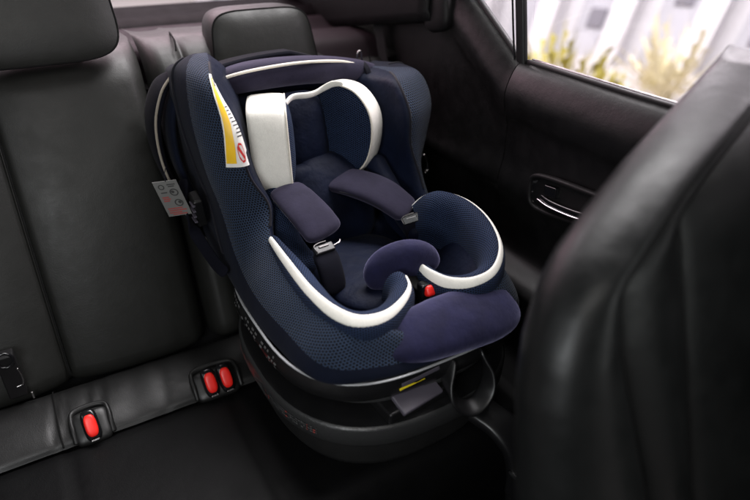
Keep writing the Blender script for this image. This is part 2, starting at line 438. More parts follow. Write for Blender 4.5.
grid_obj('seat_cushion', np.array(Gc), 'cushion', bench)

def headrest(x0, x1, z0, z1, y0, depth, tilt, taper, name='headrest'):
    """front face nearly flat, side bands and piped seam"""
    cx, hw = (x0 + x1) / 2, (x1 - x0) / 2; hz = (z1 - z0) / 2; cz = (z0 + z1) / 2
    def face(a, b, d):   # a,b in -1..1 across/up; d 0 front..1 back
        ww = hw * (1 - taper * (b + 1) / 2)
        y = y0 + depth * d + tilt * (b * hz)
        return (cx + a * ww, y, cz + b * hz)
    def ring(k, d, e=5):
        out = []
        for th in np.linspace(0, 2 * np.pi, 64, endpoint=False):
            c, s = math.cos(th), math.sin(th)
            a = math.copysign(abs(c) ** (2 / e), c) * k; b = math.copysign(abs(s) ** (2 / e), s) * k
            out.append(face(a, b, d))
        return out
    front = np.array([ring(max(k, 0.001), 0.16 * k ** 5) for k in (0.0, 0.3, 0.55, 0.75, 0.88, 0.95, 0.985)])
    h = grid_obj(name, front, 'leather', bench, cv=True)
    side = np.array([ring(k, d) for k, d in ((0.985, 0.165), (1.0, 0.22), (1.03, 0.45), (1.0, 0.8), (0.9, 0.95), (0.6, 1.0), (0.01, 1.0))])
    grid_obj('side_band', side, 'leather', h, cv=True)
    tube('piping', np.array(ring(0.992, 0.16)), 0.0022, 'thread', h, nseg=1, closed=True, smoothpath=False)
    for px_ in (-0.5, 0.5):
        tube('post', [(cx + px_ * hw, y0 + depth * 0.6, z0 + 0.02), (cx + px_ * hw, y0 + depth * 0.6 - 0.02, z0 - 0.07)], 0.006, 'steel', h)
    return h
headrest(-0.16, 0.183, 0.608, 0.83, 0.185, 0.11, 0.30, 0.10)
headrest(0.352, 0.602, 0.52, 0.668, 0.185, 0.12, 0.25, 0.13)

# left seat edge hardware: latch at the far left edge of the backrest
lat = thing('backrest_latch', 'dark folding-seat latch with bare metal edges at far left of backrest', 'latch', (-0.155, 0.02, 0.12))
rbox('latch_body', (-0.165, 0.002, 0.085), (0.016, 0.014, 0.05), 'trim_dark', lat, 0.004)
tube('latch_ring', [(-0.165 + 0.014 * math.cos(a), -0.016, 0.13 + 0.016 * math.sin(a)) for a in np.linspace(0, 6.283, 14)[:-1]], 0.0028, 'gloss', lat, closed=True)
tube('striker', [(-0.150, -0.018, 0.108), (-0.147, -0.020, 0.09), (-0.150, -0.018, 0.070), (-0.162, -0.018, 0.066)], 0.0018, 'steel', lat)
rbox('latch_pin', (-0.142, -0.012, 0.032), (0.0018, 0.002, 0.008), 'steel', lat, 0.0008)

# belt buckles
def buckle(x, y, z, label, lean, dark=True):
    t = thing('seat_belt_buckle', label, 'belt buckle', (x, y, z), 'red seat belt buckles tucked into the rear cushion')
    a = nrm((1, 0.0, 0.0)); up = nrm((0, math.cos(R(55)), math.sin(R(55))))
    a = nrm(a + lean * np.array(up)); up = nrm(up - np.dot(up, a) * a); n = np.cross(a, up); n = n if n[1] < 0 else -n
    c = np.array((x, y, z))
    ax3 = [a, up, n]
    blob('buckle_body', c - n * 0.006, [a * 0.0150, up * 0.030, n * 0.012], 'gloss', t, 3.5, 3)
    blob('red_button', c + n * 0.0055, [a * 0.0108, up * 0.0212, n * 0.0065], 'red', t, 2.8, 3)
    rbox('tongue_slot', c - up * 0.0275 + n * 0.006, (0.007, 0.0016, 0.0015), 'steel', t, 0.0006, ax3)
    return t, ax3
def slot(x0, x1):
    """the dark opening in the cushion roll with its rolled leather lip"""
    xc, hw = (x0 + x1) / 2, (x1 - x0) / 2
    P = [(-hw, -0.143, -0.012), (-hw, -0.128, 0.006), (-hw, -0.110, 0.017), (-hw * 0.82, -0.093, 0.022), (0, -0.088, 0.023), (hw * 0.82, -0.093, 0.022), (hw, -0.110, 0.017), (hw, -0.128, 0.006), (hw, -0.143, -0.012)]
    sweep('slot_lip', [(xc + a, y, z) for a, y, z in P], 'leather_soft', bench, 0.006, 0.005, (0, 0.5, 1), 2, endr=0.003)
    blob('buckle_pocket', (xc, -0.122, 0.000), [(hw, 0, 0), (0, 0.026, 0.020), (0, -0.010, 0.012)], 'rubber', bench, 5, 3)
slot(-0.088, -0.022)
buckle(-0.056, -0.140, 0.020, 'single red seat belt buckle in the cushion slot at left, apart from the pair', 0.05)
slot(0.140, 0.232)
buckle(0.171, -0.140, 0.022, 'left one of the two adjoining red seat belt buckles near the child seat', 0.05)
buckle(0.203, -0.140, 0.022, 'right one of the two adjoining red buckles, nearest the child seat', 0.05)

# ================================================================== REAR OF THE CAR
cargo = thing('cargo_cover', 'dark glossy parcel shelf, mauve sheen painted in, behind the rear headrests', 'parcel shelf', (0.2, 0.6, 0.58))
pf = [(0.30, 0.52), (0.34, 0.566), (0.42, 0.575), (0.47, 0.570), (0.50, 0.560), (0.54, 0.562), (0.58, 0.580), (0.61, 0.584)]
pc = cr(pf, 6)
G = np.array([[(x, y, z + 0.004 * math.sin(x * 5)) for y, z in pc] for x in np.linspace(-0.75, 0.83, 20)])
grid_obj('shelf_panel', G, 'shelf', cargo)
tail = thing('tailgate', 'dark tailgate sill with the pale rear window above it', 'tailgate', (0.2, 0.8, 0.55))
pf = [(0.615, 0.50), (0.62, 0.575), (0.66, 0.602), (0.70, 0.598), (0.74, 0.602), (0.78, 0.608), (0.83, 0.610), (0.86, 0.57), (0.87, 0.3)]
pc = cr(pf, 6)
G = np.array([[(x, y, z) for y, z in pc] for x in np.linspace(-0.75, 0.83, 20)])
grid_obj('tailgate_trim', G, 'trim_rear', tail)
grid_obj('rear_window', np.array([[(x, 0.84, 0.607), (x * 0.93, 0.45, 1.05)] for x in (-0.72, 0.78)]), 'glass', tail)
sweep('window_frame', [(0.79, 0.85, 0.63), (0.765, 0.64, 0.84), (0.73, 0.44, 1.06)], 'rubber', tail, 0.03, 0.012, (1, 0.3, 0), 3, endr=0.005)

# ================================================================== RIGHT SIDE: C-PILLAR TRIM AND DOOR
def side_surface(ys, rows):
    """rows: list of functions/tuples (x, z) along the section per y"""
    return np.array([[(x, y, z) for x, z in rows(y)] for y in ys])
def beltz(y):   # height of the lower window edge
    if y < -0.19: return 0.582 + 0.02 * max(0, (y + 0.45)) 
    return 0.5872 + 0.66 * (y + 0.19)
pil = thing('pillar_trim', 'dark moulded side trim panel rising behind the child seat to the quarter window', 'interior trim', (0.86, 0.3, 0.3))
def prow(y):
    b = min(beltz(y), 1.2); k = max(0.0, min(1.0, (y + 0.19) / 0.3))
    sec = [(0.885, b - 0.002), (0.872, b + 0.006), (0.852, b + 0.001), (0.836, b - 0.022), (0.826, b - 0.055), (0.832, b - 0.09), (0.842, b - 0.12 - 0.03 * k),
           (0.842, 0.40), (0.832, 0.345 + 0.0 * k), (0.850, 0.30), (0.86, 0.15), (0.87, -0.1)]
    return cr([(x, z) for x, z in sec], 5)
G = side_surface(np.concatenate([np.linspace(-0.194, 0.12, 30), np.linspace(0.14, 0.9, 24)]), prow)
grid_obj('side_panel', G, 'trim', pil)
# upper pillar cover, proud of the panel
up_ = np.array([[(0.822 - 0.010 * s + 0.03 * (1 - c), y, 0.592 + (0.36 - y) * 0.17 + h) for (h, s, c) in ((-0.0, 0, 0.2), (0.004, 1, 1), (0.02, 1.5, 1), (0.12, 1.0, 1), (0.3, -1, 1), (0.6, -6, 1))] for y in np.linspace(0.05, 0.9, 20)])
grid_obj('upper_cover', up_, 'trim_dark', pil, thick=0.01)
blob('cover_lug', (0.824, 0.045, 0.662), [(0, 0.045, -0.01), (0, 0.01, 0.045), (0.018, 0, 0)], 'trim_dark', pil, 3, 3)
# quarter window
qg = thing('quarter_window', 'small triangular quarter window between the trim and the door post', 'car window', (0.86, -0.1, 0.65))
grid_obj('window_glass', np.array([[(0.878, y, beltz(y) - 0.003), (0.862, y, beltz(y) + 0.4)] for y in np.linspace(-0.2, 0.25, 8)]), 'glass', qg)
sweep('rubber_seal', [(0.866, y, beltz(y) + 0.006) for y in np.linspace(-0.185, 0.2, 8)], 'rubber', qg, 0.006, 0.005, (1, 0, 0), 3)

mkobj('pillar_core', [(0.885, -0.30, -0.3), (0.885, -0.08, -0.3), (0.885, -0.08, 0.60), (0.885, -0.19, 0.566), (0.885, -0.30, 0.566)], [(0, 1, 2, 3, 4)], 'trim_dark', pil, smooth=False)
door = thing('rear_door', 'closed right rear car door with dark padded panel and chrome inner handle', 'car door', (0.87, -0.6, 0.0))
def drow(y):
    b = beltz(y)
    sec = [(0.885, b - 0.002), (0.872, b + 0.006), (0.852, b + 0.001), (0.836, b - 0.022), (0.826, b - 0.055), (0.832, b - 0.09), (0.842, b - 0.12),
           (0.842, 0.40), (0.832, 0.345), (0.846, 0.29), (0.852, 0.20), (0.80, 0.165), (0.79, 0.14), (0.85, 0.11), (0.86, -0.05), (0.84, -0.28)]
    return cr(sec, 5)
ysd = np.linspace(-0.1965, -1.45, 60)
grid_obj('door_panel', side_surface(ysd, drow), 'trim', door, flip=True)
grid_obj('window_glass', np.array([[(0.878, y, beltz(y) - 0.003), (0.855, y, 1.05)] for y in np.linspace(-0.2, -1.4, 8)]), 'glass', door, flip=True)
sweep('rubber_seal', [(0.868, y, beltz(y) + 0.0075) for y in np.linspace(-0.205, -1.4, 14)], 'rubber', door, 0.0055, 0.005, (1, 0, 0), 3)
sweep('chrome_strip', [(0.8755, y, beltz(y) + 0.0125) for y in np.linspace(-0.21, -1.4, 14)], 'steel', door, 0.003, 0.0018, (1, 0, 0), 2)
sweep('window_post', [(0.866, -0.196, 0.570), (0.857, -0.188, 0.66), (0.846, -0.178, 0.78), (0.82, -0.17, 1.05)], 'rubber', door, 0.0115, 0.007, (0, 1, 0), 4, endr=0.002)
sweep('post_strip', [(0.8575, -0.181, 0.585), (0.849, -0.173, 0.66), (0.838, -0.163, 0.78), (0.812, -0.155, 1.05)], 'gloss', door, 0.002, 0.002, (0, 1, 0), 2, endr=0.001)
# handle
ha = nrm((0, -0.995, 0.11)); hu = np.cross(ha, (1, 0, 0)); hu = nrm(hu) * (1 if hu[2] > 0 else -1); hn = np.array((-1.0, 0, 0))
hc = np.array((0.836, -0.40, 0.372))
def hp(a, u, n): return hc + ha * a + hu * u + hn * n
rim = [(-0.105, 0.0), (-0.098, 0.030), (-0.06, 0.038), (0.03, 0.036), (0.10, 0.030), (0.115, 0.008), (0.10, -0.020), (0.03, -0.030), (-0.06, -0.034), (-0.098, -0.026)]
bez = sweep('handle_bezel', [hp(a, u, 0.004) for a, u in rim], 'trim_dark', door, 0.007, 0.005, hn, 2.5, closed=True)
inner = cr(rim, 6, True)
G = np.array([[hp(a * k, u * k, d) for a, u in inner] for k, d in ((0.95, 0.006), (0.90, -0.004), (0.80, -0.010), (0.4, -0.012), (0.01, -0.012))])
grid_obj('handle_recess', G, 'gloss', door, cv=True)
lv = sweep('handle_lever', [hp(-0.078, -0.008, 0.003), (hp(-0.04, -0.012, 0.010)), hp(0.03, -0.012, 0.012), hp(0.085, -0.006, 0.008)], 'gloss', door, 0.009, 0.004, hu, 3)
sweep('chrome_edge', [hp(-0.080, -0.010, 0.009), (hp(-0.04, -0.015, 0.0155)), hp(0.03, -0.016, 0.017), hp(0.088, -0.010, 0.013)], 'chrome', lv, 0.0026, 0.003, hu, 2)
rbox('lock_slider', hp(-0.05, 0.012, 0.002), (0.016, 0.011, 0.005), 'gloss', door, 0.003, [ha, hu, hn])

# dark strip added in place of a seam line down the side trim
bt = thing('trim_seam_strip', 'black webbing standing in for a seam line in the dark side trim', 'seat belt', (0.78, 0.3, 0.5))
bt_w = sweep('webbing', [(0.822, 0.33, 0.90), (0.822, 0.32, 0.66), (0.822, 0.29, 0.56), (0.815, 0.24, 0.42), (0.80, 0.20, 0.2)], 'web', bt, 0.022, 0.0012, (0, 1, 0), 3)

# ================================================================== FRONT SEAT (near, out of focus)
fs = thing('front_seat', 'large blurred black leather front seat filling the right foreground', 'car seat', (0.72, -0.75, -0.1))
ZX = [-0.1, 0, 0.1, 0.2, 0.3, 0.4, 0.45, 0.5, 0.53, 0.56, 0.58, 0.6, 0.62, 0.64, 0.66, 0.68, 0.70]
XL = [0.317, 0.332, 0.345, 0.359, 0.370, 0.380, 0.393, 0.418, 0.446, 0.492, 0.530, 0.570, 0.620, 0.676, 0.734, 0.792, 0.845]
def frow(z):
    # section from the inboard rear edge, round the bolster, into the centre panel (x, y)
    xl = np.interp(z, ZX, XL); k = np.interp(z, [0.3, 0.62], [1, 0.6])
    yb = -0.74 - 0.35 * (0.6 - z) + 0.05 * max(0, (z - 0.52) / 0.18) ** 2
    s1 = min(max(np.interp(z, [-0.2, 0.28, 0.45, 0.575, 0.65], [0.53, 0.504, 0.475, 0.485, 0.53]), xl + 0.045), 0.855)
    s2 = min(max(0.605, s1 + 0.05), 0.862); m = (s1 + s2) / 2; q = s1 - xl
    X = lambda v: min(v, 0.868)
    kk = k if z < 0.5 else k * np.interp(z, [0.5, 0.668], [1, 0.55])
    return [(X(xl + 0.22), yb + 0.16 * kk), (X(xl + 0.12), yb + 0.13 * kk), (X(xl + 0.035), yb + 0.085 * k), (xl + 0.008, yb + 0.045 * k), (xl + 0.2 * q, yb - 0.0), (xl + 0.55 * q, yb - 0.016), (xl + 0.85 * q, yb - 0.010),
            (s1, yb + 0.012), (X(s1 + 0.012), yb + 0.000), (m, yb - 0.008), (X(s2 - 0.012), yb + 0.012), (s2, yb + 0.032), (X(s2 + 0.012), yb + 0.014), (X(s2 + 0.12), yb + 0.002), (0.87, yb + 0.01)]
G = []
for z in np.linspace(-0.1, 0.692, 60):
    G.append(cr([(x, y, z) for x, y in frow(z)], 6))
G = np.array(G)
grid_obj('backrest', G, 'leather_front', fs, thick=0.01)
for idx in (42, 66):
    tube('seam', [tuple(G[i, idx] + np.array((0, -0.0005, 0))) for i in range(0, 50 if idx == 42 else 44, 2)], 0.0022, 'thread', fs)

# ================================================================== CHILD SEAT
cs = thing('child_car_seat', 'navy blue child car seat with ivory trim standing on the rear bench', 'child seat', (CX, -0.27, -0.01))
def W(u, y, z): return (CX + u, y, z)

# --- base
def ring_pts(a, b, z, cy=-0.25, e=3.0, n=72, cu=0.0, fr=1.0):
    out = []
    for th in np.linspace(0, 2 * np.pi, n, endpoint=False):
        c, s = math.cos(th), math.sin(th)
        x = a * math.copysign(abs(c) ** (2 / e), c); y = b * math.copysign(abs(s) ** (2 / e), s)
        out.append(W(cu + x, cy + y, z))
    return out
def stack(name, rings, mat, parent, e=3.0, cy=-0.25, cu=0.0):
    G = np.array([ring_pts(a, b, z, cy, e, cu=cu) for a, b, z in rings])
    return grid_obj(name, G, mat, parent, cv=True)
bs = stack('base', [(0.01, 0.01, -0.010), (0.19, 0.215, -0.010), (0.21, 0.232, -0.002), (0.221, 0.243, 0.02), (0.225, 0.248, 0.06), (0.229, 0.252, 0.076)], 'base_grain', cs, 2.6, cu=-0.004)
stack('base_ring', [(0.228, 0.250, 0.074), (0.238, 0.262, 0.078), (0.242, 0.266, 0.084), (0.243, 0.268, 0.116), (0.241, 0.266, 0.121), (0.238, 0.262, 0.123)], 'grain', bs, 2.6, cu=-0.004)
stack('ring_top', [(0.238, 0.262, 0.1235), (0.226, 0.250, 0.1255), (0.200, 0.222, 0.127), (0.15, 0.17, 0.127)], 'shell', bs, 2.6, cu=-0.004)
stack('turntable', [(0.205, 0.228, 0.124), (0.150, 0.18, 0.126), (0.148, 0.178, 0.140), (0.185, 0.210, 0.143), (0.204, 0.230, 0.147), (0.210, 0.237, 0.153), (0.209, 0.236, 0.160), (0.200, 0.227, 0.166), (0.180, 0.205, 0.168)], 'grain', bs, 2.8, cu=-0.004)
# --- shell under the cover
sh = stack('shell', [(0.15, 0.17, 0.160), (0.200, 0.220, 0.164), (0.226, 0.243, 0.170), (0.239, 0.250, 0.182), (0.241, 0.2515, 0.197), (0.232, 0.2515, 0.213)], 'shell', cs, 3.2)
tr = ring_pts(0.2345, 0.2535, 0.2165, e=3.2)
sweep('trim_line', tr, 'silver', sh, 0.0017, 0.0028, (0, 0, 1), 2, nseg=1, closed=True, smoothpath=False, nring=8)

# --- side walls / wings of the cover, one continuous loft
rows = [
 [(.178,.058,.6235)] * 3 + [(.174,.054,.6235)] * 3,
 # R (rear)            B (piped seam)         M (outer mesh)         E (front edge)        N (inner)             I (inner rear)
 [(.195,.09,.606), (.212,.05,.622), (.206,.02,.625), (.188,-.005,.621), (.165,.01,.606), (.150,.04,.600)],
 [(.238,.13,.586), (.243,.045,.598), (.230,-.040,.602), (.180,-.076,.597), (.150,-.03,.588), (.120,.045,.580)],
 [(.243,.135,.52), (.248,.03,.530), (.238,-.075,.530), (.176,-.128,.532), (.148,-.06,.53), (.118,.03,.53)],
 [(.243,.115,.43), (.238,.02,.440), (.230,-.085,.440), (.176,-.135,.445), (.148,-.07,.44), (.120,.01,.44)],
 [(.236,.08,.345), (.224,-.005,.350), (.214,-.095,.365), (.176,-.150,.385), (.148,-.09,.37), (.122,-.02,.36)],
 [(.231,.05,.25), (.228,-.08,.262), (.214,-.150,.300), (.176,-.190,.338), (.150,-.16,.31), (.125,-.10,.27)],
 [(.222,-.05,.215), (.232,-.20,.224), (.216,-.240,.280), (.172,-.270,.328), (.150,-.26,.30), (.125,-.20,.25)],
 [(.212,-.30,.215), (.227,-.33,.220), (.207,-.350,.275), (.171,-.372,.320), (.142,-.35,.29), (.120,-.30,.245)],
 [(.175,-.41,.215), (.200,-.452,.220), (.186,-.454,.266), (.150,-.442,.308), (.118,-.405,.28), (.10,-.37,.24)],
 [(.095,-.46,.215), (.110,-.494,.220), (.105,-.485,.252), (.088,-.468,.290), (.075,-.43,.265), (.07,-.39,.235)],
 [(0,-.47,.215), (0,-.5015,.220), (0,-.492,.240), (0,-.470,.255), (0,-.44,.245), (0,-.40,.235)],
]
def side(sgn, r): return [[W(sgn * u, y, z) for u, y, z in row] for row in r]
def low(z): q = min(1, max(0, (z - 0.43) / 0.17)); return z - 0.044 * q - 0.018 * max(0, (z - 0.60) / 0.02)
EL = {2: (0.204, 0.172, 0.140), 3: (0.192, 0.160, 0.128), 4: (0.178, 0.145, 0.120), 5: (0.152, 0.134, 0.115), 6: (0.170, 0.148, 0.124)}
rows_l = [[(EL[i_][k_ - 3] if (k_ >= 3 and i_ in EL) else u, y, z) for k_, (u, y, z) in enumerate(r)] for i_, r in enumerate(rows)]
rows_r = [[(u + (0, 0.0, 0.012, 0.014, 0.006)[i_] * (k_ in (1, 2)) - 0.012 * (k_ == 3) if 2 <= i_ <= 4 else u, y, low(z)) for k_, (u, y, z) in enumerate(r)] for i_, r in enumerate(rows[:-1])]
full = side(-1, rows_l) + side(1, rows_r[::-1])
NU, NV = 12, 10
SG = surf_grid(full, NU, NV)          # (rows*, cols*, 3)
cut = [0, NV, 3 * NV, 5 * NV]
MC = NV + 7
grid_obj('side_cover', SG[:, :MC + 1], 'navy', cs, flip=True)
# the outer cover splits into the spacer mesh panel (front) and plain border along the trim
mesh_part = SG[:, MC:3 * NV + 1]
grid_obj('mesh_panel', mesh_part, 'mesh', cs, flip=True)
grid_obj('inner_liner', SG[:, 3 * NV:], 'navy_mid', cs, flip=True)
# piping along the wing seam B and the front edge
tube('piping', SG[NU + 2:NU * 6, NV] + np.array((-0.001, 0, 0)), 0.0028, 'piping_dark', cs, nseg=1, smoothpath=False)
tube('piping', SG[-NU * 6:-NU - 2, NV] + np.array((0.001, 0, 0)), 0.0028, 'piping_dark', cs, nseg=1, smoothpath=False)
tube('piping', SG[NU + 1:NU * 6 - 4, 3 * NV], 0.0025, 'piping_dark', cs, nseg=1, smoothpath=False)
tube('piping', SG[-(NU * 6 - 4):-NU - 1, 3 * NV], 0.0025, 'piping_dark', cs, nseg=1, smoothpath=False)

# --- back and seat liner
bk = [[W(u, y + 0.02 * (1 - abs(u) / 0.15), z) for u in (-0.165, -0.09, 0, 0.09, 0.165)] for y, z in
      ((0.062, 0.565), (0.048, 0.53), (0.03, 0.46), (0.0, 0.36), (-0.05, 0.27), (-0.12, 0.235), (-0.22, 0.225), (-0.34, 0.235), (-0.42, 0.245), (-0.46, 0.23))]
grid_obj('seat_liner', surf_grid(bk, 6, 6), 'navy_mid', cs, thick=-0.008, flip=True)
# rear shell
G = []
for z, yb in ((0.21, 0.03), (0.30, 0.075), (0.42, 0.115), (0.52, 0.14), (0.58, 0.14), (0.602, 0.115), (0.606, 0.07)):
    G.append([W(u, yb - 0.06 * (abs(u) / 0.22) ** 3, z - 0.015 * (abs(u) / 0.22) ** 2 - (0.065 * max(0, u / 0.22) if z > 0.5 else 0)) for u in np.linspace(-0.225, 0.225, 21)])
grid_obj('back_shell', cr(np.array(G), 5), 'navy_dark', cs, thick=-0.01, flip=True)

# --- canopy band across the top
cb = sweep('top_band', [W(-0.175, 0.055, 0.561), W(-0.10, 0.048, 0.572), W(0.0, 0.048, 0.572), W(0.09, 0.055, 0.561), W(0.165, 0.075, 0.542), W(0.205, 0.10, 0.525)], 'navy_dark', cs,
      [0.024, 0.028, 0.028, 0.027, 0.024, 0.018], [0.035, 0.045, 0.047, 0.045, 0.036, 0.025], (0, 0.15, 1), 2.8)
cb.data.materials[0] = M['purple']
sweep('piping', [W(-0.19, 0.012, 0.578), W(-0.12, 0.004, 0.592), W(-0.02, 0.002, 0.597), W(0.07, 0.013, 0.589), W(0.125, 0.028, 0.575)], 'piping_white', cb, 0.0030, 0.0030, (0, 0, 1), 2)
blob('end_cap', W(0.135, 0.045, 0.572), [(0.018, 0.01, -0.003), (0, 0.012, 0), (0, 0, 0.007)], 'lever', cb, 2.5, 2.5)
sweep('strap_band', [W(0.150, 0.012, 0.520), W(0.152, 0.018, 0.556), W(0.154, 0.05, 0.570), W(0.155, 0.09, 0.560)], 'navy_dark', cb, 0.006, 0.003, (1, 0, 0), 3)

# --- folded canopy at the left, beige piped
cp = [
 (-0.235, 0.10, 0.585), (-0.262, 0.105, 0.555), (-0.283, 0.11, 0.50), (-0.286, 0.105, 0.43), (-0.272, 0.095, 0.36), (-0.252, 0.07, 0.29), (-0.235, 0.045, 0.245)]
for sg in (-1, 1):
    c1 = [W(-sg * u * -1 if sg == 1 else u, y, z) for u, y, z in cp]
    c1 = [W(u if sg == -1 else -u * 0.96, y, z if sg == -1 else z - 0.055) for u, y, z in cp]
    can = sweep('canopy_fold', c1, 'navy_dark', cs, [0.020, 0.035, 0.045, 0.048, 0.045, 0.035, 0.02], [0.006, 0.009, 0.010, 0.010, 0.009, 0.008, 0.006], (0, 1, 0.2), 2.5)
    c2 = [(x + (0.028 if sg == -1 else -0.028), y - 0.01, z) for x, y, z in c1]
    sweep('canopy_layer', c2, 'navy', can, [0.02, 0.03, 0.042, 0.045, 0.042, 0.032, 0.02], [0.006, 0.008, 0.009, 0.009, 0.009, 0.008, 0.006], (0, 1, 0.1), 2.5)
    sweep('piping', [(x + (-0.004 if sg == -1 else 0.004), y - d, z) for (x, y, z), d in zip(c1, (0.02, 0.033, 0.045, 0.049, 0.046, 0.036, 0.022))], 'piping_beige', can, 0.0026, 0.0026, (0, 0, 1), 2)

# --- warning sticker on the left wing (follows the mesh surface)
def surf_pt(r, c, off=0.0):
    """point on SG at fractional row/col index, offset outwards"""
    r = r + NU
    r0, c0 = int(np.clip(r, 1, SG.shape[0] - 3)), int(np.clip(c, 1, SG.shape[1] - 3)); fr, fc = r - r0, c - c0
    p = (SG[r0, c0] * (1 - fr) * (1 - fc) + SG[r0 + 1, c0] * fr * (1 - fc) + SG[r0, c0 + 1] * (1 - fr) * fc + SG[r0 + 1, c0 + 1] * fr * fc)
    du = SG[r0 + 1, c0] - SG[r0 - 1, c0]; dv = SG[r0, c0 + 1] - SG[r0, c0 - 1]
    n = np.cross(du, dv); n /= np.linalg.norm(n) + 1e-9
    ref = p - np.array(W(0, 0.05, p[2]))
    if np.dot(n, ref) < 0: n = -n
    return p + n * off
def sticker(r0, r1, ca, cb_, mat, off, parent, name, nr=14, nc=8):
    G = np.array([[surf_pt(r, ca(t) + (cb_(t) - ca(t)) * j / nc, off) for j in range(nc + 1)] for t, r in ((k / nr, r0 + (r1 - r0) * k / nr) for k in range(nr + 1))])
    return grid_obj(name, G, mat, parent)
rr0 = random.Random(5)
sa = lambda t: 28.6 - 3.9 * t ** 1.3
sb = lambda t: 30.2 + 2.0 * t
st = sticker(8.5, 33, sa, sb, 'label_white', 0.0035, cs, 'warning_label')
sticker(10.0, 32, lambda t: sa(t) + 0.4, lambda t: sa(t) + 1.0 + 1.9 * t ** 0.6, 'label_yellow', 0.0042, st, 'yellow_stripe')
# prohibition ring at the lower right of the label
def ringpatch(rc, cc, ro, ri, asp, mat, name, parent, off):
    V, F = [], []; n = 28
    for i in range(n):
        a = 2 * math.pi * i / n
        for q in (ro, ri): V.append(surf_pt(rc + q * math.sin(a), cc + q * asp * math.cos(a), off))
    for i in range(n): F.append((2 * i, 2 * i + 1, (2 * i + 3) % (2 * n), (2 * i + 2) % (2 * n)))
    # diagonal bar
    k = len(V); d = 0.18 * ro
    for sr, sc in ((-0.7, -0.7), (0.7, 0.7)):
        V.append(surf_pt(rc + sr * ri * 1.1 - d, cc + (sc * ri * 1.1) * asp + d * asp, off)); V.append(surf_pt(rc + sr * ri * 1.1 + d, cc + (sc * ri * 1.1) * asp - d * asp, off))
    F.append((k, k + 1, k + 3, k + 2))
    return mkobj(name, V, F, mat, parent)
ringpatch(29.6, 29.7, 2.4, 1.85, 0.42, 'label_red', 'prohibition_mark', st, 0.0044)
pr_ = []
for k in range(9):
    r_ = 18.5 + k * 0.9
    c1 = sb((r_ - 8.5) / 24.5) - 0.3; c0 = c1 - 0.7 - 0.06 * k - 0.3 * rr0.random()
    pr_.append([surf_pt(r_, c0, .0044), surf_pt(r_, c1, .0044), surf_pt(r_ + .32, c1, .0044), surf_pt(r_ + .32, c0, .0044)])
quads('small_print', pr_, 'tag_dark', st)
quads('triangle_mark', [[surf_pt(11.0, 29.6, 0.0045), surf_pt(13.0, 29.3, 0.0045), surf_pt(13.0, 30.1, 0.0045)]], 'label_black', st)

# --- head support pad: two D-shaped wings and a back pad
D = [(-0.012, -0.060), (-0.016, 0.0), (-0.012, 0.055), (0.030, 0.082), (0.085, 0.078), (0.122, 0.045), (0.130, 0.0), (0.116, -0.048), (0.080, -0.078), (0.030, -0.084)]
Dc = cr(D, 6, True)
D2 = [(0.0, -0.068), (0.0, 0.0), (0.0, 0.068), (0.05, 0.080), (0.108, 0.080), (0.130, 0.062), (0.134, 0.0), (0.130, -0.062), (0.108, -0.080), (0.05, -0.080)]
Dl = cr(D2, 6, True)
def head_wing(sgn, zc, D_, thick, tipu, tipy, rootu):
    root = np.array(W(sgn * rootu, 0.005, zc)); tip = np.array(W(sgn * tipu, tipy, zc))
    pd = nrm(tip - root); up = nrm(np.array((0, 0.06, 1.0))); up = nrm(up - np.dot(up, pd) * pd)
    out = np.cross(pd, up); out = out * (1 if out[0] * sgn > 0 else -1)
    cen = D_.mean(axis=0)
    def pt(k, off, extra=1.0):
        q = cen + (D_ - cen) * k
        return [root + pd * a * extra + up * b + out * off for a, b in q]
    inner = np.array([pt(k, -0.012 * (1 - k ** 3) ) for k in (0.01, 0.3, 0.55, 0.75, 0.88, 0.96)])
    hw = grid_obj('head_pad_wing', inner, 'mesh_fine', cs, cv=True, uvs=np.array([[((D_[j] - cen) * k) for j in range(len(D_))] for k in (0.01, 0.3, 0.55, 0.75, 0.88, 0.96)]))
    band = np.array([pt(k, o * thick) for k, o in ((0.955, 0.0), (0.985, 0.03), (1.0, 0.12), (1.012, 0.35), (1.012, 0.65), (1.0, 0.9), (0.97, 1.0), (0.5, 1.03), (0.02, 1.03))])
    grid_obj('ivory_band', band, 'white', hw, cv=True)
    sweep('piping', np.array(pt(0.975, 0.0)), 'piping_white', hw, 0.002, 0.002, out, 2, nseg=1, closed=True, smoothpath=False, nring=8)
    return hw
head_wing(-1, 0.468, Dl * np.array((1.0, 1.02)), 0.070, 0.102, -0.142, 0.045)
head_wing(1, 0.458, Dc * np.array((1.0, 1.17)), 0.050, 0.104, -0.118, 0.020)
hb = blob('head_pad_back', W(-0.022, -0.010, 0.462), [(0.056, 0, 0), (0, 0.018, 0.080), (0, -0.030, 0.008)], 'navy_mid', cs, 3.4, 2.4)
sweep('ivory_edge', [W(-0.078, -0.066, 0.536), W(-0.045, -0.032, 0.542), W(-0.01, -0.026, 0.540), W(0.012, -0.018, 0.540), W(0.028, -0.018, 0.546), W(0.045, -0.030, 0.556), W(0.060, -0.044, 0.556)], 'white', hb, 0.0065, 0.003, (0, -0.35, 1), 2.6)
blob('neck_roll', W(-0.004, -0.050, 0.384), [(0.080, 0, 0), (0, 0.012, 0.026), (0, -0.028, 0.006)], 'navy_mid', cs, 3, 2.4)

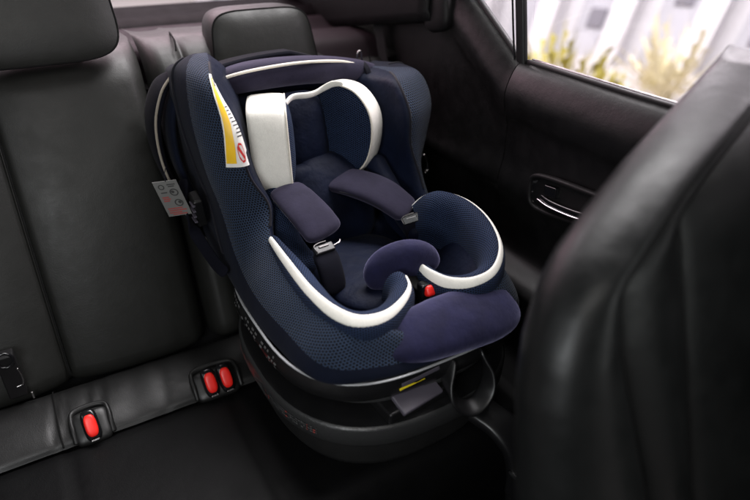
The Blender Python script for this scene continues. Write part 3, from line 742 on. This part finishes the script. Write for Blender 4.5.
# --- infant insert (body pillow)
blob('body_insert', W(0.012, -0.075, 0.325), [(0.092, 0, 0), (0, 0.05, 0.092), (0, -0.040, 0.022)], 'navy_mid', cs, 2.6, 2.2)
blob('seat_insert', W(0.0, -0.245, 0.252), [(0.105, 0, 0), (0, 0.13, 0.0), (0, 0, 0.026)], 'navy_mid', cs, 3, 2.2)
sweep('side_bolster', [W(-0.115, -0.07, 0.40), W(-0.12, -0.11, 0.36), W(-0.125, -0.17, 0.315), W(-0.12, -0.25, 0.29)], 'mesh_fine', cs, 0.022, 0.022, (1, 0, 0), 2.2)
sweep('side_bolster', [W(0.115, -0.06, 0.40), W(0.12, -0.11, 0.36), W(0.125, -0.17, 0.315), W(0.12, -0.25, 0.29)], 'navy_mid', cs, 0.022, 0.022, (1, 0, 0), 2.2)

# --- thigh pads with ivory rims
lp = [(-0.17, -0.188, 0.342), (-0.175, -0.285, 0.338), (-0.174, -0.370, 0.331), (-0.160, -0.428, 0.323), (-0.134, -0.458, 0.316), (-0.091, -0.461, 0.311), (-0.047, -0.440, 0.309), (-0.012, -0.409, 0.309), (-0.001, -0.378, 0.313)]
rp_ = [(0.122, -0.205, 0.338), (0.136, -0.228, 0.368), (0.162, -0.250, 0.380), (0.190, -0.297, 0.374), (0.190, -0.362, 0.362), (0.167, -0.424, 0.345), (0.131, -0.455, 0.325), (0.088, -0.457, 0.315), (0.055, -0.432, 0.309), (0.042, -0.392, 0.307), (0.040, -0.358, 0.309)]
def thigh(path, wid, sgn):
    P = [W(*p) for p in path]
    n = len(P)
    inn = []
    cen = np.array(W(sgn * 0.085, -0.33, 0.30))
    G = []
    for k, (x, y, z) in enumerate(P):
        d = cen - np.array((x, y, z)); d[2] = 0; L = np.linalg.norm(d); d = d / (L + 1e-9)
        p = np.array((x, y, z))
        G.append([p + d * a + np.array((0, 0, b)) for a, b in ((-0.003, -0.10), (-0.009, -0.045), (-0.009, -0.012), (0.001, 0.003), (0.013, 0.008), (0.028, -0.002), (0.038, -0.03), (0.042, -0.10))])
    th = grid_obj('thigh_pad', surf_grid(G, 8, 5), 'mesh_fine', cs, flip=(sgn < 0))
    sweep('ivory_rim', [(x, y, z) for x, y, z in P], 'white', th, wid, 0.0035, [(0.45 * (np.array((x, y, 0)) - np.array((cen[0], cen[1], 0)))[0] / 0.1, 0.35 * (y - cen[1]) / 0.1, -0.75) for x, y, z in P], 2.4)
    return th
thigh(lp, np.array([.006, .0085, .0095, .0105, .0105, .0095, .0075, .005, .0025]), -1)
thigh(rp_, np.array([.0008, .0008, .0012, .0028, .0048, .006, .0075, .0095, .011, .011, .008]), 1)

# --- front lip cushion
def lipdef(a, b, d):
    d2 = d + 0.25 * a * a * 0 
    b2 = b * (1 + 0.15 * a); b2 = np.where(b2 < 0, b2 * 0.55, b2)
    q = np.clip((0.5 - b2) / 1.0, 0, 1)
    return a, b2 + 0.32 * np.maximum(0, -a - 0.1) * q * q * (3 - 2 * q), d
blob('lip_cushion', W(0.014, -0.455, 0.262), [(0.145, -0.012, 0.008), (0.01, -0.058, -0.030), (0, -0.012, 0.030)], 'velvet', cs, 3.0, 2.3, deform=lipdef)

blob('wing_core', W(-0.19, 0.05, 0.50), [(0.040, 0, 0), (0, 0.01, 0.110), (0, 0.062, 0)], 'navy_dark', cs, 3, 3)
blob('wing_core', W(0.185, 0.05, 0.455), [(0.042, 0, 0), (0, 0.01, 0.095), (0, 0.062, 0)], 'navy_dark', cs, 3, 3)
# --- harness: shoulder pads, buckle tongues, crotch pad, red release
sp = sweep('shoulder_pad', [W(-.104, -.105, .394), W(-.100, -.15, .388), W(-.092, -.20, .373), W(-.082, -.245, .349)], 'purple', cs, [0.034, 0.037, 0.038, 0.037], [0.011, 0.012, 0.012, 0.011], (1, -0.2, 0.05), 2.8, endr=0.018)
sp2 = sweep('shoulder_pad', [W(.016, -.073, .374), W(.046, -.118, .376), W(.082, -.165, .363), W(.116, -.212, .332)], 'purple', cs, [0.036, 0.041, 0.042, 0.037], [0.011, 0.013, 0.013, 0.011], (1, 0.75, 0.25), 2.8, endr=0.020)
def padseam(pad, P, inset, side, up):
    P = cr(np.array(P), 6); t = np.gradient(P, axis=0); t /= np.linalg.norm(t, axis=1)[:, None]
    sd = np.array(side, float); o = []
    for p, tt in zip(P, t):
        s_ = sd - np.dot(sd, tt) * tt; s_ /= np.linalg.norm(s_); n_ = np.cross(tt, s_); n_ = n_ if n_[2] > 0 else -n_
        o.append(p + s_ * inset + n_ * up)
    return o[4:-4]
for pad_, P_, sd_, w_ in ((sp, [W(-.104, -.110, .394), W(-.100, -.15, .388), W(-.092, -.20, .373), W(-.082, -.241, .349)], (1, -0.2, 0.05), .0372), (sp2, [W(.018, -.077, .374), W(.046, -.118, .376), W(.082, -.165, .363), W(.114, -.208, .332)], (1, 0.75, 0.25), .0408)):
    for q_ in (-1, 1):
        tube('edge_seam', padseam(pad_, P_, q_ * w_, sd_, 0.0012), 0.0013, 'piping_dark', pad_, nseg=1, smoothpath=False)
def tongue(c, a, u, parent_name='buckle_tongue'):
    a, u = nrm(a), nrm(u); u = nrm(u - np.dot(u, a) * a); n = np.cross(a, u); c = np.array(c)
    t = rbox('buckle_tongue', c, (0.020, 0.009, 0.005), 'shell', cs, 0.003, [a, u, n])
    rbox('metal_plate', c + u * 0.003 + n * 0.006, (0.010, 0.0018, 0.0012), 'dark_steel', t, 0.0006, [a, u, n])
    tube('metal_loop', [c + a * x + u * y + n * 0.007 for x, y in ((-0.017, -0.006), (-0.019, 0.006), (-0.008, 0.010), (0.008, 0.010))], 0.0014, 'dark_steel', t)
    tube('metal_hook', [c + a * 0.018 + u * (-0.002) + n * 0.004, c + a * 0.030 + n * 0.006, c + a * 0.036 + u * 0.006 + n * 0.004], 0.0020, 'steel', t)
    sweep('strap', [c + u * 0.004 - n * 0.006, c - u * 0.020 - n * 0.010, c - u * 0.042 - n * 0.022, c - u * 0.07 - n * 0.045], 'navy_dark', t, 0.024, 0.007, a, 3)
    return t
tongue(W(-.100, -.266, .338), (1, 0.1, 0.0), (0.1, 0.8, 0.5))
tongue(W(.108, -.232, .330), (0.8, -0.5, 0.35), (-0.5, 0.7, 0.5))
cp_ = blob('crotch_pad', W(0.014, -0.342, 0.308), [(0.064, -0.020, 0.020), (-0.014, 0.004, 0.036), (0.004, 0.017, 0.008)], 'velvet', cs, 2.3, 2.6, deform=lambda a, b, d: (a, b - 0.30 * a * a + 0.18, d))
sweep('strap', [W(0.022, -0.352, 0.300), W(0.032, -0.375, 0.285), W(0.038, -0.395, 0.278)], 'web', cp_, 0.016, 0.002, (1, 0, 0), 3)
rel = blob('release_button', W(0.038, -0.402, 0.284), [(0.013, 0, 0), (0, 0.005, 0.009), (0, -0.008, 0.004)], 'red', cs, 4, 3)
rbox('buckle_body', W(0.040, -0.392, 0.276), (0.020, 0.010, 0.02), 'gloss', cs, 0.004)

# --- belt guide on the left wing foot
bg = rbox('belt_guide', W(-0.250, -0.01, 0.345), (0.010, 0.020, 0.032), 'shell', cs, 0.005, [nrm((1, 0, 0.1)), nrm((0, 1, 0.2)), nrm((-0.1, -0.2, 1))])
for k in range(4):
    rbox('rib', W(-0.2625, -0.024 + 0.0 * k, 0.330 + 0.011 * k), (0.003, 0.013, 0.0018), 'lever', bg, 0.001)
sweep('strap', [W(-0.262, 0.02, 0.40), W(-0.272, 0.0, 0.36), W(-0.268, -0.03, 0.31), W(-0.252, -0.09, 0.265), W(-0.24, -0.12, 0.25)], 'navy_dark', cs, 0.012, 0.003, (0, 0.6, 0.6), 3)
bg2 = rbox('belt_guide', W(0.252, -0.02, 0.345), (0.010, 0.018, 0.032), 'shell', cs, 0.005, [nrm((1, 0, -0.1)), nrm((0, 1, 0.2)), nrm((0.1, -0.2, 1))])
tube('metal_hook', [W(0.256, -0.050, 0.375), W(0.266, -0.048, 0.355), W(0.268, -0.05, 0.335), W(0.258, -0.055, 0.33)], 0.0028, 'steel', bg2)

# --- hang tag
tg_a = nrm((0.98, -0.17, 0.0)); tg_u = nrm((-0.24, 0.06, 0.96)); tg_n = nrm(np.cross(tg_a, tg_u))
tg_c = np.array((0.185, -0.015, 0.380))
def tp(a, u, n=0.0): return tg_c + tg_a * a + tg_u * u + tg_n * n
tag_ = rbox('hang_tag', tg_c, (0.0215, 0.038, 0.0009), 'tag_grey', cs, 0.0004, [tg_a, tg_u, tg_n])
def bars(rowsx, h, n=0.0014):
    return [[tp(a0, u - h, n), tp(a1, u - h, n), tp(a1, u + h, n), tp(a0, u + h, n)] for a0, a1, u in rowsx]
def circ(ca, cu_, r0, r1, n=0.0014, k=18):
    out = []
    for i in range(k):
        a, b = 2 * math.pi * i / k, 2 * math.pi * (i + 1) / k
        out.append([tp(ca + r0 * math.cos(a), cu_ + r0 * math.sin(a), n), tp(ca + r1 * math.cos(a), cu_ + r1 * math.sin(a), n), tp(ca + r1 * math.cos(b), cu_ + r1 * math.sin(b), n), tp(ca + r0 * math.cos(b), cu_ + r0 * math.sin(b), n)])
    return out
quads('dark_marks', circ(-0.010, 0.026, 0.0035, 0.0055) + circ(0.008, 0.013, 0.0055, 0.0078) + circ(0.006, 0.014, 0.0, 0.003) + circ(0.008, -0.010, 0.0055, 0.0078) + circ(0.010, -0.009, 0.0, 0.0032) +
      bars([(0.001, 0.016, 0.030), (0.002, 0.013, 0.026), (-0.015, -0.004, 0.014)], 0.0011) , 'tag_dark', tag_)
quads('red_marks', bars([(-0.017, -0.005, 0.004), (-0.016, -0.003, 0.000), (-0.017, -0.006, -0.004), (-0.017, 0.010, -0.021), (-0.016, 0.016, -0.0255), (-0.017, 0.006, -0.030), (-0.012, 0.014, -0.034)], 0.0013), 'tag_red', tag_)
tube('tag_cord', [tp(0.002, 0.036, 0.001), tp(0.006, 0.05, -0.002), tp(0.014, 0.062, -0.01)], 0.0009, 'piping_dark', tag_)

# --- writing and marks on the shell side
def shell_pt(y, z, off=0.003):
    a, b, e, cy = 0.224, 0.2485, 3.2, -0.25
    t = min(0.999, abs((y - cy) / b)); u = -a * (1 - t ** e) ** (1 / e)
    k = np.interp(z, [0.170, 0.182, 0.197, 0.213], [0.226 / a, 0.239 / a, 0.241 / a, 0.232 / a])
    return np.array(W(u * k - off, y, z))
polys = []
rr = random.Random(3)
y = -0.12
while y > -0.36:
    wd = rr.choice((0.006, 0.009, 0.012)); kind = rr.random()
    for zz, hh in ((0.2045, 0.0018), (0.1985, 0.0014), (0.192, 0.002)):
        if rr.random() < 0.75:
            polys.append([shell_pt(y, zz - hh), shell_pt(y - wd * 0.8, zz - hh), shell_pt(y - wd * 0.8, zz + hh), shell_pt(y, zz + hh)])
    y -= wd + 0.003
quads('embossed_marks', polys, 'mark_grey', sh)
# instruction label running down the base side
def base_pt(t, v, off=0.0015):
    """t 0..1 from back to front along the left flank of the base, v vertical metres"""
    th = math.pi * (0.90 + 0.32 * t); e = 2.6
    c, s = math.cos(th), math.sin(th)
    a, b = 0.243, 0.268
    x = (a + off) * math.copysign(abs(c) ** (2 / e), c); y_ = (b + off) * math.copysign(abs(s) ** (2 / e), s)
    return np.array(W(-0.004 + x, -0.25 + y_, 0.104 + v))
pw, prd = [], []
t = 0.0
while t < 0.98:
    dt = rr.choice((0.006, 0.012, 0.02)); red = rr.random() < 0.12 or t < 0.10
    for vv in (-0.006, -0.001, 0.004):
        if rr.random() < 0.75: (prd if red else pw).append([base_pt(t, vv - 0.0014), base_pt(t + dt, vv - 0.0014), base_pt(t + dt, vv + 0.0014), base_pt(t, vv + 0.0014)])
    t += dt + 0.006
lb = quads('base_label', pw, 'mark_grey', bs)
quads('red_marks', prd, 'tag_red', lb)

# --- front controls: dark housing, grey lever, yellow and orange marks, loop handle
LX = [nrm((1, 0.16, 0)), nrm((-0.16, 1, 0.45)), nrm(np.cross(nrm((1, 0.16, 0)), nrm((-0.16, 1, 0.45))))]
hs = rbox('lever_housing', W(-0.040, -0.463, 0.138), (0.070, 0.040, 0.012), 'shell', cs, 0.005, [nrm((1, 0.08, 0)), nrm((-0.08, 1, 0)), (0, 0, 1)])
rbox('housing_rail', W(-0.058, -0.440, 0.153), (0.050, 0.004, 0.004), 'grain', hs, 0.002, [nrm((1, 0.16, 0)), nrm((-0.16, 1, 0)), (0, 0, 1)])
rbox('release_lever', W(-0.044, -0.492, 0.153), (0.044, 0.019, 0.005), 'lever', cs, 0.003, LX)
rbox('orange_mark', W(-0.046, -0.478, 0.1655), (0.010, 0.0012, 0.0006), 'orange', cs, 0.0004, LX)
rbox('yellow_mark', W(-0.060, -0.4985, 0.190), (0.024, 0.0015, 0.0022), 'yellow', cs, 0.0008, [nrm((1, -0.03, 0.12)), nrm((0.03, 1, 0)), nrm((-0.12, 0, 1))])
rbox('grey_tab', W(-0.045, -0.4995, 0.200), (0.036, 0.002, 0.004), 'lever', cs, 0.001, [nrm((1, -0.03, 0.12)), nrm((0.03, 1, 0)), nrm((-0.12, 0, 1))])
sweep('loop_handle', [W(0.020, -0.490, 0.205), W(0.004, -0.510, 0.170), W(0.008, -0.530, 0.142), W(0.036, -0.540, 0.126), W(0.068, -0.535, 0.142), W(0.082, -0.520, 0.172), W(0.078, -0.495, 0.208)], 'shell', cs, 0.017, 0.004, (0.2, 1, 0.35), 3)
# support leg down to the floor
lg = sweep('support_leg', [W(0.10, -0.48, 0.045), W(0.125, -0.54, 0.025), W(0.14, -0.575, -0.04), W(0.145, -0.59, -0.26)], 'grain', cs, 0.032, 0.014, (1, 0.1, 0), 4, endr=0.004)
lg.data.materials[0] = M['shell']
rbox('leg_slider', W(0.14, -0.595, -0.06), (0.038, 0.018, 0.03), 'shell', lg, 0.006)
rbox('foot', W(0.145, -0.60, -0.285), (0.05, 0.06, 0.013), 'shell', lg, 0.006)

# top tether hook seen above the right wing
tube('tether_hook', [W(0.180, 0.12, 0.555), W(0.182, 0.12, 0.574), W(0.190, 0.12, 0.576), W(0.193, 0.12, 0.555)], 0.0022, 'steel', cs)

# ================================================================== OUTSIDE THE WINDOW
bld = thing('office_building', 'blurred white building with slanting pale fins outside the side window', 'building', (5.6, 3.0, -0.62))
# facade runs along direction d, facing the car
fd = nrm((-0.35, 1.0, 0)); fn = nrm((-1.0, -0.35, 0)); fo = np.array((5.6, 3.0, 0))
def fp(s, n, z): return fo + fd * s + fn * n + np.array((0, 0, z))
rbox('wall', fp(0, -0.6, 1.5), (12, 0.4, 3.2), 'facade', bld, 0.01, [fd, fn, (0, 0, 1)])
for k in range(-8, 10):
    s = k * 0.8
    lean = nrm(np.array((0, 0, 1)) + fd * -0.22)
    rbox('fin', fp(s, 0.05, 1.2), (0.11, 0.12, 3.0), 'facade', bld, 0.01, [fd, fn, lean])
    rbox('infill_panel', fp(s + 0.40, -0.17, 0.9), (0.20, 0.02, 2.6), 'facade_grey', bld, 0.01, [fd, fn, lean])
    for q in range(3):
        zz = -0.2 + q * 0.9 + 0.3 * (k % 2)
        rbox('window', fp(s + 0.40 - (zz - 0.9) * 0.22, -0.14, zz), (0.09, 0.02, 0.10), 'facade_glass', bld, 0.01, [fd, fn, lean])

def spiky(x, y, h, n, mat, label, spread=0.7, wleaf=0.03):
    t = thing('spiky_plant', label, 'plant', (x, y, -0.62), 'yellowish spiky shrubs outside the window')
    V, F = [], []
    rr = random.Random(int(x * 100 + y * 37))
    for i in range(n):
        az = rr.uniform(0, 2 * math.pi); el = rr.uniform(0.05, 1) ** 0.7 * spread; L = h * rr.uniform(0.7, 1.05)
        d = np.array((math.cos(az) * math.sin(el), math.sin(az) * math.sin(el), math.cos(el)))
        sd = nrm(np.cross(d, (0.1, 0.2, 1.0)) + 1e-4)
        b = np.array((x + 0.05 * math.cos(az), y + 0.05 * math.sin(az), -0.62 + 0.1)); prev = None
        for k in range(6):
            q = k / 5; p = b + d * L * q + np.array((0, 0, -0.25 * L * q * q * math.sin(el)))
            ww = wleaf * (0.5 + 1.2 * q) * (1 - q) ** 0.5 + 0.002
            V += [p - sd * ww, p + sd * ww]
            if k: m_ = len(V); F.append((m_ - 4, m_ - 3, m_ - 1, m_ - 2))
            # leaflets
            if k and rr.random() < 0.9:
                for s_ in (-1, 1):
                    e = p + sd * s_ * 0.10 * (1.2 - q) + d * 0.10; m0 = len(V)
                    V += [p, p - d * 0.03, e]; F.append((m0, m0 + 1, m0 + 2))
    mkobj('leaves', V, F, mat, t, smooth=False)
    tube('stem', [(x, y, -0.64), (x, y, -0.40)], 0.05, 'stem', t)
    return t
spiky(3.25, 1.98, 0.70, 34, 'leaf', 'leftmost spiky yellow-green shrub, close beside the door window post', 0.8, 0.012)
spiky(3.15, 1.52, 0.66, 34, 'leaf', 'second spiky yellow-green shrub from the window post, upright fronds', 0.95, 0.012)
spiky(3.10, 1.15, 0.54, 34, 'leaf', 'third spiky yellow-green shrub, lowest, above the middle of the sill', 1.05, 0.012)
spiky(4.5, 1.95, 0.66, 36, 'leaf_pale', 'pale dry spiky shrub farther off toward the front seat headrest', 1.0, 0.012)
